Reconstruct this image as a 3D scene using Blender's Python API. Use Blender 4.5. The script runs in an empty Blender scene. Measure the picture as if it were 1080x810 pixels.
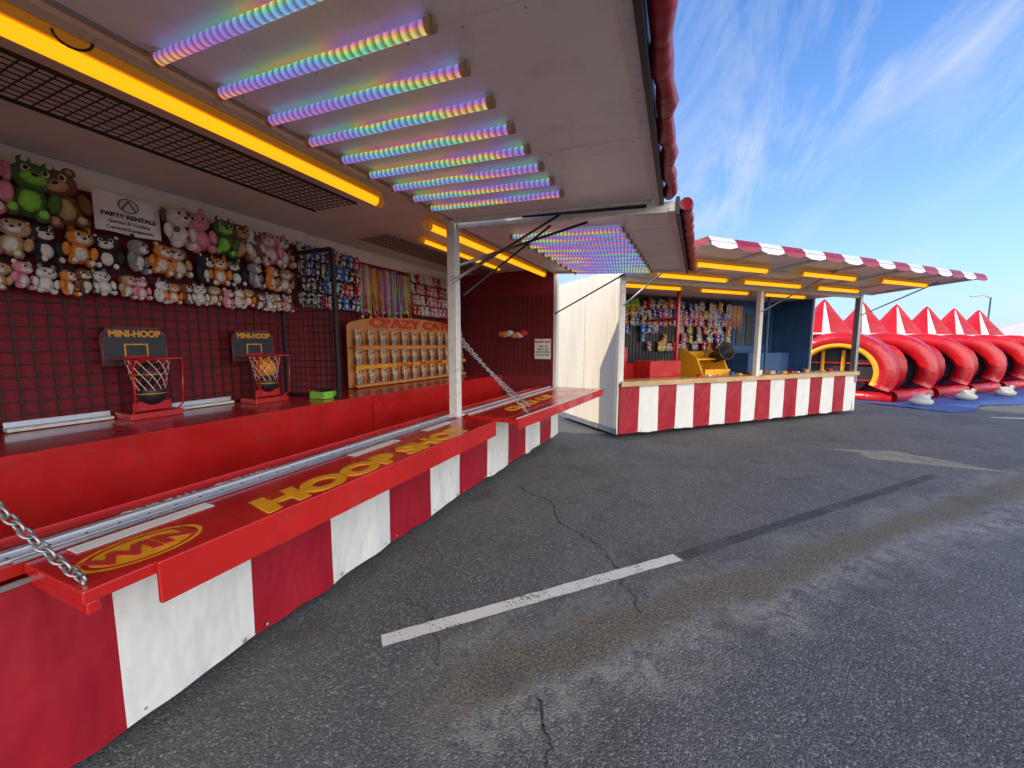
import bpy, math, random
from mathutils import Vector, Matrix, Euler
random.seed(7)
R=math.radians
scene=bpy.context.scene
COL=scene.collection

# ------------------------------------------------------------------ materials
def newmat(name):
    m=bpy.data.materials.new(name); m.use_nodes=True
    nt=m.node_tree; return m,nt,nt.nodes["Principled BSDF"]
def N(nt,t,**kw):
    n=nt.nodes.new(t)
    for k,v in kw.items(): setattr(n,k,v)
    return n
def rgba(c): return (c[0],c[1],c[2],1)
def ramp(nt,fac,stops,interp='LINEAR'):
    r=N(nt,'ShaderNodeValToRGB'); r.color_ramp.interpolation=interp
    e=r.color_ramp.elements
    e[0].position=stops[0][0]; e[0].color=rgba(stops[0][1])
    e[1].position=stops[-1][0]; e[1].color=rgba(stops[-1][1])
    for p,c in stops[1:-1]:
        q=e.new(p); q.color=rgba(c)
    nt.links.new(fac,r.inputs[0]); return r.outputs[0]
def noise(nt,vec,scale,detail=3,rough=.6,dist=0):
    n=N(nt,'ShaderNodeTexNoise'); n.inputs['Scale'].default_value=scale
    n.inputs['Detail'].default_value=detail; n.inputs['Roughness'].default_value=rough
    n.inputs['Distortion'].default_value=dist
    if vec is not None: nt.links.new(vec,n.inputs['Vector'])
    return n.outputs['Fac']
def mixc(nt,fac,a,b,mode='MIX'):
    m=N(nt,'ShaderNodeMix',data_type='RGBA',blend_type=mode)
    for s,v in ((0,fac),(6,a),(7,b)):
        if hasattr(v,'node'): nt.links.new(v,m.inputs[s])
        elif s==0: m.inputs[0].default_value=v
        else: m.inputs[s].default_value=rgba(v)
    return m.outputs[2]
def mth(nt,op,a,b=None,c=None,clamp=False):
    m=N(nt,'ShaderNodeMath',operation=op); m.use_clamp=clamp
    for i,v in enumerate((a,b,c)):
        if v is None: continue
        if hasattr(v,'node'): nt.links.new(v,m.inputs[i])
        else: m.inputs[i].default_value=v
    return m.outputs[0]
def bump(nt,bsdf,h,strength=.3,dist=.01):
    b=N(nt,'ShaderNodeBump'); b.inputs['Strength'].default_value=strength
    b.inputs['Distance'].default_value=dist
    nt.links.new(h,b.inputs['Height']); nt.links.new(b.outputs[0],bsdf.inputs['Normal'])
def mapped(nt,scale=(1,1,1),coord='Object'):
    tc=N(nt,'ShaderNodeTexCoord'); mp=N(nt,'ShaderNodeMapping')
    mp.inputs['Scale'].default_value=scale
    nt.links.new(tc.outputs[coord],mp.inputs[0]); return mp.outputs[0]
def mat(name,c,rough=.5,var=.25,dirt=None,dirt_amt=.35,nscale=3,metal=0,bs=.15,bd=.003,bscale=30,stretch=(1,1,1),emit=0,coat=0):
    m,nt,b=newmat(name)
    v=mapped(nt,stretch)
    f=noise(nt,v,nscale,3,.65)
    dark=tuple(x*(1-var) for x in c)
    col=mixc(nt,ramp(nt,f,[(.3,(0,0,0)),(.7,(1,1,1))]),dark,c)
    if dirt:
        f2=noise(nt,v,nscale*3.3,5,.75)
        mk=ramp(nt,f2,[(.52,(0,0,0)),(.72,(dirt_amt,)*3)])
        col=mixc(nt,mk,col,dirt)
    nt.links.new(col,b.inputs['Base Color'])
    rr=mth(nt,'MULTIPLY_ADD',f,.35,max(rough-.17,.03),clamp=True); nt.links.new(rr,b.inputs['Roughness'])
    b.inputs['Metallic'].default_value=metal
    b.inputs['Coat Weight'].default_value=coat
    if bs>.11: bump(nt,b,noise(nt,v,bscale,2,.6),bs,bd)
    if emit:
        b.inputs['Emission Color'].default_value=rgba(c); b.inputs['Emission Strength'].default_value=emit
    return m
M={}
M['redpaint']=mat('red_gloss_paint',(.56,.014,.012),.26,.2,(.24,.04,.03),.5,2.5,bs=.12,coat=.35,bscale=10,bd=.005)
M['reddeck']=mat('red_worn_deck',(.48,.015,.013),.24,.3,(.34,.12,.09),.5,2.4,bs=.16,bd=.004,coat=.25)
M['maroonwall']=mat('maroon_wall',(.22,.011,.020),.8,.25,None,0,4,bs=.3,bd=.004,bscale=80)
M['vinylred']=mat('red_vinyl',(.34,.008,.020),.36,.18,(.2,.03,.03),.25,2,bs=.55,bd=.035,bscale=4,stretch=(1,1.6,.8))
M['vinylwhite']=mat('white_vinyl',(.70,.69,.66),.36,.07,(.42,.39,.34),.28,1.2,bs=.55,bd=.035,bscale=4,stretch=(1,1.6,.8))
M['cream']=mat('cream_panel',(.84,.78,.70),.5,.1,(.5,.42,.34),.3,1.4,bs=.1)
M['awnwhite']=mat('white_awning_panel',(.91,.87,.80),.42,.08,(.55,.46,.37),.35,1.2,bs=.1)
M['whitemetal']=mat('white_painted_metal',(.74,.72,.68),.4,.1,(.3,.2,.15),.6,5,bs=.1)
M['greymetal']=mat('grey_metal',(.42,.43,.45),.35,.2,(.12,.1,.09),.5,6,metal=.8,bs=.1)
M['darkmetal']=mat('dark_metal',(.05,.05,.055),.45,.3,None,0,6,metal=.3,bs=.1)
M['black']=mat('black_plastic',(.02,.02,.022),.45,.2,None,0,6,bs=.1)
M['blackwire']=mat('black_wire',(.012,.012,.013),.5,.2,None,0,6,bs=0)
M['aluminium']=mat('aluminium_rail',(.72,.75,.80),.3,.15,(.3,.3,.32),.5,4,metal=.5,bs=.1,stretch=(1,.1,1))
M['yellowtube']=mat('yellow_lamp_tube',(1,.43,.006),.35,.05,None,0,4,bs=0,emit=1.25)
M['yellowhousing']=mat('yellow_lamp_housing',(.85,.36,.03),.5,.2,None,0,4,bs=.1,emit=.12)
M['orangetext']=mat('orange_yellow_letter_paint',(.88,.40,.015),.4,.25,(.55,.08,.02),.7,8,bs=.1)
M['whitetext']=mat('white_lettering',(.78,.76,.72),.5,.15,None,0,8,bs=.05)
M['redtext']=mat('red_lettering',(.5,.03,.02),.5,.15,None,0,8,bs=.05)
M['titletext']=mat('orange_red_lettering',(.62,.05,.015),.5,.15,None,0,8,bs=.05)
M['blacktext']=mat('black_lettering',(.02,.02,.02),.5,.15,None,0,8,bs=.05)
M['paper']=mat('printed_paper',(.76,.75,.72),.6,.06,(.5,.45,.4),.3,4,bs=.05)
M['tan']=mat('orange_plywood',(.68,.28,.08),.55,.3,(.4,.14,.04),.4,3,bs=.15)
M['catcream']=mat('cat_cream',(.68,.50,.31),.7,.25,(.30,.14,.07),.7,18,bs=.1)
M['wood']=mat('varnished_wood',(.60,.38,.18),.4,.3,(.25,.13,.06),.5,3,stretch=(6,.6,1),bs=.1)
M['bluewall']=mat('blue_wall',(.035,.11,.27),.6,.3,None,0,3,bs=.1)
M['bluevinyl']=mat('blue_inflatable_vinyl',(.03,.20,.65),.35,.15,None,0,2,bs=.2,bd=.02,bscale=5)
M['infred']=mat('red_inflatable_vinyl',(.50,.007,.012),.30,.25,None,0,1.2,bs=.45,bd=.05,bscale=4)
M['infyellow']=mat('yellow_inflatable_vinyl',(.85,.42,.02),.35,.15,None,0,2,bs=.3,bd=.02,bscale=5)
M['infwhite']=mat('white_inflatable_vinyl',(.66,.54,.52),.4,.1,None,0,2,bs=.3,bd=.02,bscale=5)
M['tarp']=mat('blue_tarp_cloth',(.035,.10,.30),.6,.25,None,0,2,bs=.6,bd=.04,bscale=4)
M['rubber']=mat('tyre_rubber',(.02,.02,.02),.8,.3,None,0,8,bs=.4)
M['boxwhite']=mat('cream_trailer_skin',(.64,.59,.50),.5,.12,(.42,.33,.22),.45,1.0,stretch=(3,3,.4),bs=.1)
M['sack']=mat('white_sandbag',(.46,.44,.40),.8,.25,None,0,6,bs=.6,bd=.02)
FUR={}
def fur(name,c):
    if name not in FUR:
        k='plush_fur_'+name
        M[k]=mat(k,c,.95,.35,None,0,40,bs=.7,bd=.012,bscale=120); FUR[name]=k
    return FUR[name]
for n,c in dict(white=(.82,.80,.76),black=(.035,.035,.042),orange=(.88,.30,.05),brown=(.24,.10,.045),pink=(.88,.32,.42),green=(.09,.20,.05),
                dgreen=(.05,.12,.04),grey=(.32,.32,.35),tan=(.62,.38,.2),red=(.7,.03,.03),blue=(.05,.25,.75),yellow=(.9,.68,.06),lime=(.3,.75,.08),purple=(.4,.1,.62)).items(): fur(n,c)

def rainbow():
    m,nt,b=newmat('holographic_light_tube')
    tc=N(nt,'ShaderNodeTexCoord'); s=N(nt,'ShaderNodeSeparateXYZ'); nt.links.new(tc.outputs['Object'],s.inputs[0])
    nz=noise(nt,tc.outputs['Object'],2.3,1)
    a=mth(nt,'MULTIPLY_ADD',s.outputs[0],1.3,mth(nt,'MULTIPLY_ADD',s.outputs[1],.23,mth(nt,'MULTIPLY',nz,1.1)))
    z=mth(nt,'MULTIPLY_ADD',s.outputs[2],13.0,a)
    fr=mth(nt,'FRACT',z)
    col=ramp(nt,fr,[(0,(.20,.05,.50)),(.24,(.11,.11,.62)),(.42,(.03,.30,.58)),(.56,(.04,.48,.18)),(.68,(.42,.45,.05)),(.80,(.62,.20,.06)),(.9,(.45,.07,.34)),(1,(.20,.05,.50))])
    ring=mth(nt,'FRACT',mth(nt,'MULTIPLY',s.outputs[0],26))
    rr=ramp(nt,ring,[(0,(.06,)*3),(.22,(.9,)*3),(.4,(1.0,)*3),(.72,(.4,)*3),(1,(.06,)*3)])
    col=mixc(nt,1.0,col,rr,'MULTIPLY')
    nt.links.new(col,b.inputs['Base Color']); nt.links.new(mixc(nt,.09,col,(.9,.80,.62)),b.inputs['Emission Color'])
    b.inputs['Emission Strength'].default_value=1.35
    b.inputs['Roughness'].default_value=.12
    return m
M['rainbow']=rainbow()
def netmat():
    m,nt,b=newmat('black_mesh_netting'); v=mapped(nt,(1,1,1))
    n=noise(nt,v,60,2); nt.links.new(mixc(nt,n,(.01,.01,.012),(.04,.04,.05)),b.inputs['Base Color']); b.inputs['Roughness'].default_value=.8
    return m
M['net']=netmat()

# ------------------------------------------------------------------ mesh builder
class MB:
    def __init__(s): s.v=[];s.f=[];s.m=[];s.s=[];s.names=[]
    def mi(s,k):
        if k not in s.names: s.names.append(k)
        return s.names.index(k)
    def add(s,vs,fs,k,smooth=False):
        o=len(s.v); s.v+= [tuple(x) for x in vs]; i=s.mi(k)
        for f in fs: s.f.append(tuple(o+a for a in f)); s.m.append(i); s.s.append(smooth)
    def box(s,x0,x1,y0,y1,z0,z1,k,T=None):
        vs=[Vector((x,y,z)) for z in (z0,z1) for y in (y0,y1) for x in (x0,x1)]
        if T: vs=[T@p for p in vs]
        s.add(vs,[(0,2,3,1),(4,5,7,6),(0,1,5,4),(2,6,7,3),(0,4,6,2),(1,3,7,5)],k)
    def prism(s,poly,h0,h1,k,T=None):
        n=len(poly); vs=[Vector((p[0],p[1],h0)) for p in poly]+[Vector((p[0],p[1],h1)) for p in poly]
        if T: vs=[T@p for p in vs]
        s.add(vs,[tuple(range(n))[::-1],tuple(range(n,2*n))]+[(i,(i+1)%n,n+(i+1)%n,n+i) for i in range(n)],k)
    def tube(s,pts,rad,k,n=8,closed=False,caps=True):
        pts=[Vector(p) for p in pts]; L=len(pts)
        if not isinstance(rad,(list,tuple)): rad=[rad]*L
        ref=None
        vs=[]
        for i,p in enumerate(pts):
            if closed: d=(pts[(i+1)%L]-pts[i-1])
            else: d=pts[min(i+1,L-1)]-pts[max(i-1,0)]
            d.normalize()
            if ref is None: ref=Vector((0,0,1)) if abs(d.z)<.9 else Vector((1,0,0))
            a=d.cross(ref)
            if a.length<1e-4: ref=Vector((1,0,0)) if abs(d.x)<.9 else Vector((0,1,0)); a=d.cross(ref)
            a.normalize(); b=a.cross(d); b.normalize(); ref=b
            for j in range(n):
                t=2*math.pi*j/n; vs.append(p+a*math.cos(t)*rad[i]+b*math.sin(t)*rad[i])
        fs=[]
        for i in range(L if closed else L-1):
            i2=(i+1)%L
            for j in range(n): fs.append((i*n+j,i*n+(j+1)%n,i2*n+(j+1)%n,i2*n+j))
        if caps and not closed: fs+= [tuple(range(n)),tuple(range((L-1)*n,L*n))[::-1]]
        s.add(vs,fs,k,n>5)
    def rod(s,p,q,r,k,n=8): s.tube([p,q],r,k,n)
    def ell(s,c,r,k,T=None,seg=12,rg=8):
        if not isinstance(r,(list,tuple)): r=(r,r,r)
        vs=[];fs=[]
        for i in range(rg+1):
            ph=math.pi*i/rg
            for j in range(seg):
                th=2*math.pi*j/seg
                vs.append(Vector((r[0]*math.sin(ph)*math.cos(th),r[1]*math.sin(ph)*math.sin(th),r[2]*math.cos(ph)))+Vector(c))
        for i in range(rg):
            for j in range(seg): fs.append((i*seg+j,(i+1)*seg+j,(i+1)*seg+(j+1)%seg,i*seg+(j+1)%seg))
        if T: vs=[T@p for p in vs]
        s.add(vs,fs,k,True)
    def build(s,name,parent=None,bev=0,M4=None):
        me=bpy.data.meshes.new(name); me.from_pydata(s.v,[],s.f)
        for k in s.names: me.materials.append(M[k])
        me.polygons.foreach_set('material_index',s.m); me.polygons.foreach_set('use_smooth',s.s)
        me.validate(); me.update()
        ob=bpy.data.objects.new(name,me); COL.objects.link(ob)
        if parent: ob.parent=parent
        if M4: ob.matrix_local=M4
        if bev:
            b=ob.modifiers.new('bevel','BEVEL'); b.width=bev; b.segments=2; b.limit_method='ANGLE'; b.angle_limit=R(50)
        return ob
def empty(name,M4=None):
    e=bpy.data.objects.new(name,None); COL.objects.link(e); e.empty_display_size=.3
    if M4: e.matrix_world=M4
    return e
def text(body,size,loc,rot,k,parent,name,bold=0,ext=.002,sx=1,align='LEFT',shear=0):
    cu=bpy.data.curves.new(name+'_c','FONT'); cu.body=body; cu.size=size; cu.extrude=ext; cu.offset=bold; cu.align_x=align; cu.shear=shear
    o=bpy.data.objects.new(name+'_t',cu); COL.objects.link(o)
    bpy.context.view_layer.update()
    dg=bpy.context.evaluated_depsgraph_get()
    me=bpy.data.meshes.new_from_object(o.evaluated_get(dg)); bpy.data.objects.remove(o)
    me.materials.clear(); me.materials.append(M[k])
    ob=bpy.data.objects.new(name,me); COL.objects.link(ob)
    if parent: ob.parent=parent
    ob.location=loc; ob.rotation_euler=rot; ob.scale=(sx,1,1)
    return ob
FLAT=(0,0,R(90)); WALL=(R(90),0,R(90)); ENDW=(R(90),0,0)

# ------------------------------------------------------------------ camera
CAMH=1.70
cam=bpy.data.cameras.new('camera'); co=bpy.data.objects.new('camera',cam); COL.objects.link(co)
cam.sensor_width=36; cam.lens=412/1080*36; cam.clip_end=3000; cam.clip_start=.02
co.location=(0,0,CAMH); co.rotation_euler=(R(90-5.92),0,R(23)); scene.camera=co

# ------------------------------------------------------------------ light
scene.view_settings.view_transform='Standard'
SAZ=Vector((-1,-.235,0)).normalized(); EL=R(33)
sundir=Vector((SAZ.x*math.cos(EL),SAZ.y*math.cos(EL),math.sin(EL)))
sl=bpy.data.lights.new('sun','SUN'); so=bpy.data.objects.new('sun',sl); COL.objects.link(so)
sl.energy=5; sl.angle=R(.5); sl.color=(1,.84,.60)
so.rotation_euler=sundir.to_track_quat('Z','Y').to_euler()
w=bpy.data.worlds.new('World'); scene.world=w; w.use_nodes=True; nt=w.node_tree
bg=nt.nodes['Background']; sky=N(nt,'ShaderNodeTexSky',sky_type='NISHITA'); sky.sun_disc=False
sky.sun_elevation=EL; sky.sun_rotation=math.atan2(sundir.x,sundir.y); sky.air_density=1.0; sky.dust_density=.4; sky.ozone_density=1.8
tc=N(nt,'ShaderNodeTexCoord'); sx=N(nt,'ShaderNodeSeparateXYZ'); nt.links.new(tc.outputs['Generated'],sx.inputs[0])
den=mth(nt,'ADD',mth(nt,'MAXIMUM',sx.outputs[2],0),.20)
cx=mth(nt,'DIVIDE',sx.outputs[0],den); cy=mth(nt,'DIVIDE',sx.outputs[1],den)
cb=N(nt,'ShaderNodeCombineXYZ'); nt.links.new(cx,cb.inputs[0]); nt.links.new(cy,cb.inputs[1])
mp=N(nt,'ShaderNodeMapping'); mp.inputs['Rotation'].default_value=(0,0,R(-14)); mp.inputs['Scale'].default_value=(2.6,.55,1); mp.inputs['Location'].default_value=(3.1,1.2,0)
nt.links.new(cb.outputs[0],mp.inputs[0])
n1=noise(nt,mp.outputs[0],1.0,8,.68,1.3); n2=noise(nt,cb.outputs[0],.75,2,.5,.3)
cm=mth(nt,'MULTIPLY',ramp(nt,n1,[(.46,(0,)*3),(.60,(.42,)*3),(.76,(1,)*3)]),ramp(nt,n2,[(.37,(.08,)*3),(.58,(1,)*3)]))
haze=ramp(nt,sx.outputs[2],[(0,(.85,)*3),(.12,(.55,)*3),(.28,(.24,)*3),(.55,(0,)*3)])
skyc=mixc(nt,1.0,sky.outputs[0],(.90,1.42,2.05),'MULTIPLY')
skyc=mixc(nt,haze,skyc,(4.0,4.9,5.9))
skyc=mixc(nt,mth(nt,'MULTIPLY',cm,.9),skyc,(5.6,5.9,6.2))
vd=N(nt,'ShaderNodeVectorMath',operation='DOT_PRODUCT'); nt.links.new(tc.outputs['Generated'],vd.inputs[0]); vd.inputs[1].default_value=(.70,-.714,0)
fill_bank=mth(nt,'MULTIPLY',ramp(nt,vd.outputs['Value'],[(.40,(0,)*3),(.75,(1,)*3)],'EASE'),ramp(nt,n2,[(.3,(.75,)*3),(.6,(1,)*3)]))
skyc=mixc(nt,fill_bank,skyc,(28,27.2,25.6))  # bright sky area added out of view, behind the camera, as fill light
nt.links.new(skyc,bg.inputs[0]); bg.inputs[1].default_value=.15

# ------------------------------------------------------------------ ground
def asphalt():
    m,nt,b=newmat('asphalt'); tc=N(nt,'ShaderNodeTexCoord'); v=tc.outputs['Object']
    s=N(nt,'ShaderNodeSeparateXYZ'); nt.links.new(v,s.inputs[0])
    big=noise(nt,v,.7,4,.6,.4)
    vo=N(nt,'ShaderNodeTexVoronoi'); vo.inputs['Scale'].default_value=105; nt.links.new(v,vo.inputs['Vector'])
    spk=ramp(nt,vo.outputs['Color'],[(.30,(.045,.046,.050)),(.72,(.125,.127,.132)),(.92,(.38,.38,.38))])
    base=mixc(nt,ramp(nt,big,[(.32,(0,)*3),(.70,(1,)*3)]),(.072,.074,.078),(.165,.165,.166))
    col=mixc(nt,.55,base,spk)
    ux,uy=.69,.724
    al=mth(nt,'ADD',mth(nt,'MULTIPLY',s.outputs[0],ux),mth(nt,'MULTIPLY',s.outputs[1],uy))
    pr=mth(nt,'SUBTRACT',mth(nt,'MULTIPLY',s.outputs[0],uy),mth(nt,'MULTIPLY',s.outputs[1],ux))
    endm=mth(nt,'MULTIPLY',mth(nt,'SUBTRACT',al,.10),2.2,clamp=True)
    wob=noise(nt,v,1.1,3,.7); wob2=noise(nt,v,8,5,.85,.5)
    d3=mth(nt,'ABSOLUTE',mth(nt,'ADD',mth(nt,'ADD',pr,1.68),mth(nt,'MULTIPLY_ADD',wob,1.3,-.65)))
    mk3=mth(nt,'MULTIPLY',mth(nt,'SUBTRACT',.42,d3),3.0,clamp=True)
    mk3=mth(nt,'MULTIPLY',mth(nt,'MULTIPLY',mk3,endm),ramp(nt,wob2,[(.40,(0,)*3),(.56,(1,)*3)]))
    col=mixc(nt,mth(nt,'MULTIPLY',mk3,.8),col,(.31,.295,.27))
    d=mth(nt,'ABSOLUTE',mth(nt,'ADD',mth(nt,'ADD',pr,1.76),mth(nt,'MULTIPLY_ADD',wob,.6,-.30)))
    mk=mth(nt,'MULTIPLY',mth(nt,'SUBTRACT',mth(nt,'MULTIPLY_ADD',wob2,.75,-.215),d),12,clamp=True)
    mk=mth(nt,'MULTIPLY',mk,endm)
    grit=noise(nt,v,60,4,.85)
    gc=ramp(nt,grit,[(.36,(.030,.026,.021)),(.49,(.095,.079,.058)),(.64,(.33,.27,.195))])
    col=mixc(nt,mth(nt,'MULTIPLY',mk,.85),col,gc)
    nn=N(nt,'ShaderNodeTexNoise'); nn.inputs['Scale'].default_value=2.2; nn.inputs['Detail'].default_value=4; nt.links.new(v,nn.inputs['Vector'])
    col=mixc(nt,ramp(nt,nn.outputs['Fac'],[(.56,(0,)*3),(.72,(.5,)*3)]),col,(.045,.045,.047))
    nt.links.new(col,b.inputs['Base Color'])
    b.inputs['Roughness'].default_value=.85
    h=mth(nt,'ADD',mth(nt,'MULTIPLY',vo.outputs['Distance'],-.8),mth(nt,'MULTIPLY',grit,mth(nt,'MULTIPLY_ADD',mk,1.2,.7)))
    bump(nt,b,h,.9,.008)
    return m
M['asphalt']=asphalt()
g=MB(); g.add([(-500,-500,0),(700,-500,0),(700,900,0),(-500,900,0)],[(0,1,2,3)],'asphalt'); g.build('parking_lot_ground')
def linemat(name,c,wear):
    m,nt,b=newmat(name); v=mapped(nt)
    f=noise(nt,v,60,3,.7); f2=noise(nt,v,4,4,.7)
    k=ramp(nt,mth(nt,'ADD',mth(nt,'MULTIPLY',f,.6),mth(nt,'MULTIPLY',f2,.4)),[(wear,(0,)*3),(wear+.06,(1,)*3)])
    nt.links.new(mixc(nt,k,(.11,.11,.113),c),b.inputs['Base Color']); b.inputs['Roughness'].default_value=.8
    return m
M['linewhite']=linemat('worn_white_line_paint',(.60,.59,.56),.39)
M['linedark']=linemat('black_overpaint',(.04,.04,.043),.43)
def strip(name,p,q,wd,k,z=.004):
    p=Vector(p);q=Vector(q);d=(q-p).normalized();n=Vector((-d.y,d.x));mb=MB();seg=30;vs=[]
    for i in range(seg+1):
        c=p.lerp(q,i/seg); a=wd/2*(1+.08*random.uniform(-1,1))
        vs+=[(c.x+n.x*a,c.y+n.y*a,z),(c.x-n.x*a,c.y-n.y*a,z)]
    mb.add(vs,[(2*i,2*i+1,2*i+3,2*i+2) for i in range(seg)],k); return mb.build(name)
strip('painted_parking_line',(-1.50,1.62),(.06,3.24),.10,'linewhite')
strip('painted_parking_line',(6.7,12.5),(8.6,12.9),.10,'linewhite')
strip('blacked_out_parking_line',(.09,3.27),(3.13,6.67),.10,'linedark')
def crackline(name,pts,wd):
    mb=MB(); P=[Vector(p) for p in pts]; out=[]
    for i in range(len(P)-1):
        for j in range(10):
            t=j/10; q=P[i].lerp(P[i+1],t); out.append(q+Vector((random.uniform(-.02,.02),random.uniform(-.02,.02))))
    out.append(P[-1]); vs=[]
    for i,q in enumerate(out):
        d=(out[min(i+1,len(out)-1)]-out[max(i-1,0)]).normalized(); n_=Vector((-d.y,d.x)); a=wd*random.uniform(.2,1)
        vs+=[(q.x+n_.x*a,q.y+n_.y*a,.0035),(q.x-n_.x*a,q.y-n_.y*a,.0035)]
    mb.add(vs,[(2*i,2*i+1,2*i+3,2*i+2) for i in range(len(out)-1)],'crack'); return mb.build(name)
M['crack']=mat('crack_filler',(.035,.034,.033),.95,.4,None,0,30,bs=0)
crackline('pavement_crack',[(-1.75,4.2),(-1.2,3.9),(-.95,3.45),(-.55,3.2),(-.35,2.85),(-.15,2.45)],.007)
crackline('pavement_crack',[(-.55,1.62),(-.42,1.42),(-.45,1.25),(-.36,1.0)],.007)
crackline('pavement_crack',[(-.2,5.6),(.5,5.9),(1.3,5.7),(2.2,6.3)],.006)
crackline('pavement_crack',[(-1.6,2.0),(-1.35,1.9),(-1.1,1.6)],.005)

# ------------------------------------------------------------------ helpers for game booths
def skirt(parent,x,edges,z0,z1,first,name='striped_skirt'):
    mb=MB(); c=first
    for i in range(len(edges)-1):
        a,b=edges[i],edges[i+1]; k='vinylwhite' if c else 'vinylred'; c=not c
        nx=12;nz=6;vs=[];fs=[]
        for iz in range(nz+1):
            for iy in range(nx+1):
                y=a+(b-a)*iy/nx; t=iz/nz
                off=.009*math.sin(y*9+1.3*math.sin(y*3))*(1-t)+.005*math.sin(y*23+t*4)*(1-t)
                zz=z0+(z1-z0)*t+(.004*math.sin(y*17)+.005*math.sin(y*6.3))*(1-t)
                vs.append((x+off,y,zz))
        for iz in range(nz):
            for iy in range(nx):
                o=iz*(nx+1)+iy; fs.append((o,o+1,o+nx+2,o+nx+1))
        mb.add(vs,fs,k,True)
        for q in (.12,.88): mb.ell((x+.004,a+(b-a)*q,z0+.03),(.004,.011,.011),'greymetal',None,8,4)
    mb.box(x+.001,x+.014,edges[0],edges[-1],z1-.012,z1+.006,'greymetal')
    return mb.build(name,parent)
def wires(mb,x,y0,y1,z0,z1,sp,k='blackwire',r=.0035,axis='x'):
    n=int((y1-y0)/sp); m=int((z1-z0)/sp)
    for i in range(n+1):
        y=y0+i*sp
        if axis=='x': mb.box(x-r,x+r,y-r,y+r,z0,z1,k)
        elif axis=='y': mb.box(y-r,y+r,x-r,x+r,z0,z1,k)
    for j in range(m+1):
        z=z0+j*sp
        if axis=='x': mb.box(x+r,x+2.6*r,y0,y1,z-r,z+r,k)
        elif axis=='y': mb.box(y0,y1,x+r,x+2.6*r,z-r,z+r,k)
def chain(mb,p,q,L=.036,r=.0035,sag=0.03,k='greymetal'):
    p=Vector(p);q=Vector(q); n=max(2,int((q-p).length/(L*.72)))
    for i in range(n):
        def P(t): 
            a=p.lerp(q,t); a.z-=sag*4*t*(1-t); return a
        a=P(i/n);b=P((i+1)/n);c=(a+b)/2;d=(b-a).normalized()
        s=d.cross(Vector((0,0,1))).normalized(); u=s.cross(d)
        w_=s if i%2 else u
        pts=[]
        for j in range(12):
            t=2*math.pi*j/12; pts.append(c+d*math.cos(t)*L*.55+w_*math.sin(t)*L*.3)
        mb.tube(pts,r,k,6,closed=True)
def plush(mb,p,s,kind):
    """toy facing +x; p = bottom centre, s = height"""
    x,y,z=p; main,belly,ear=kind[0],kind[1],kind[2]
    style=kind[3] if len(kind)>3 else 'bear'
    A=FUR[main];B=FUR[belly];E=FUR[ear]
    tilt=random.uniform(-.22,.22)
    T=Matrix.Translation((x,y,z))@Matrix.Rotation(tilt,4,'X')@Matrix.Rotation(random.uniform(-.5,.5),4,'Z')@Matrix.Scale(s,4)
    e=lambda c,r,k,sg=10,rg=7: mb.ell(c,r,k,T,sg,rg)
    e((0,0,.30),(.17,.22,.26),A); e((.07,0,.29),(.13,.15,.19),B)
    e((.03,0,.70),(.21,.27,.22),A)
    e((.19,0,.64),(.10,.15,.10),B); e((.29,0,.67),(.03,.045,.03),FUR['black'] if main!='pink' else E,6,5)
    for sg in (-1,1):
        e((.20,sg*.105,.76),(.035,.055,.06),FUR['white'],6,5); e((.235,sg*.10,.76),(.022,.032,.04),FUR['black'],6,5)
        e((.09,sg*.26,.36),(.09,.085,.17),A,8,6)
        e((.17,sg*.16,.07),(.15,.095,.095),A,8,6); e((.29,sg*.16,.085),(.03,.065,.07),B,6,5)
        if style=='bear': e((0,sg*.20,.88),(.05,.085,.085),E,8,6); e((.03,sg*.20,.88),(.04,.05,.05),B,6,5)
        elif style=='cat': e((.0,sg*.16,.93),(.04,.07,.12),E,6,5)
        elif style=='frog': e((.06,sg*.13,.91),(.07,.08,.09),A,8,6); e((.12,sg*.13,.93),(.03,.045,.05),FUR['white'],6,5)
        elif style=='flop': e((.0,sg*.28,.70),(.05,.06,.16),E,8,6)
    if main=='orange':
        for q in (.62,.72,.82): 
            for sg in (-1,1): e((.02,sg*.265,q),(.08,.02,.018),FUR['black'],6,4)
        for q in (-.08,0,.08): e((.16,q,.88),(.06,.014,.05),FUR['black'],6,4)

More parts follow.
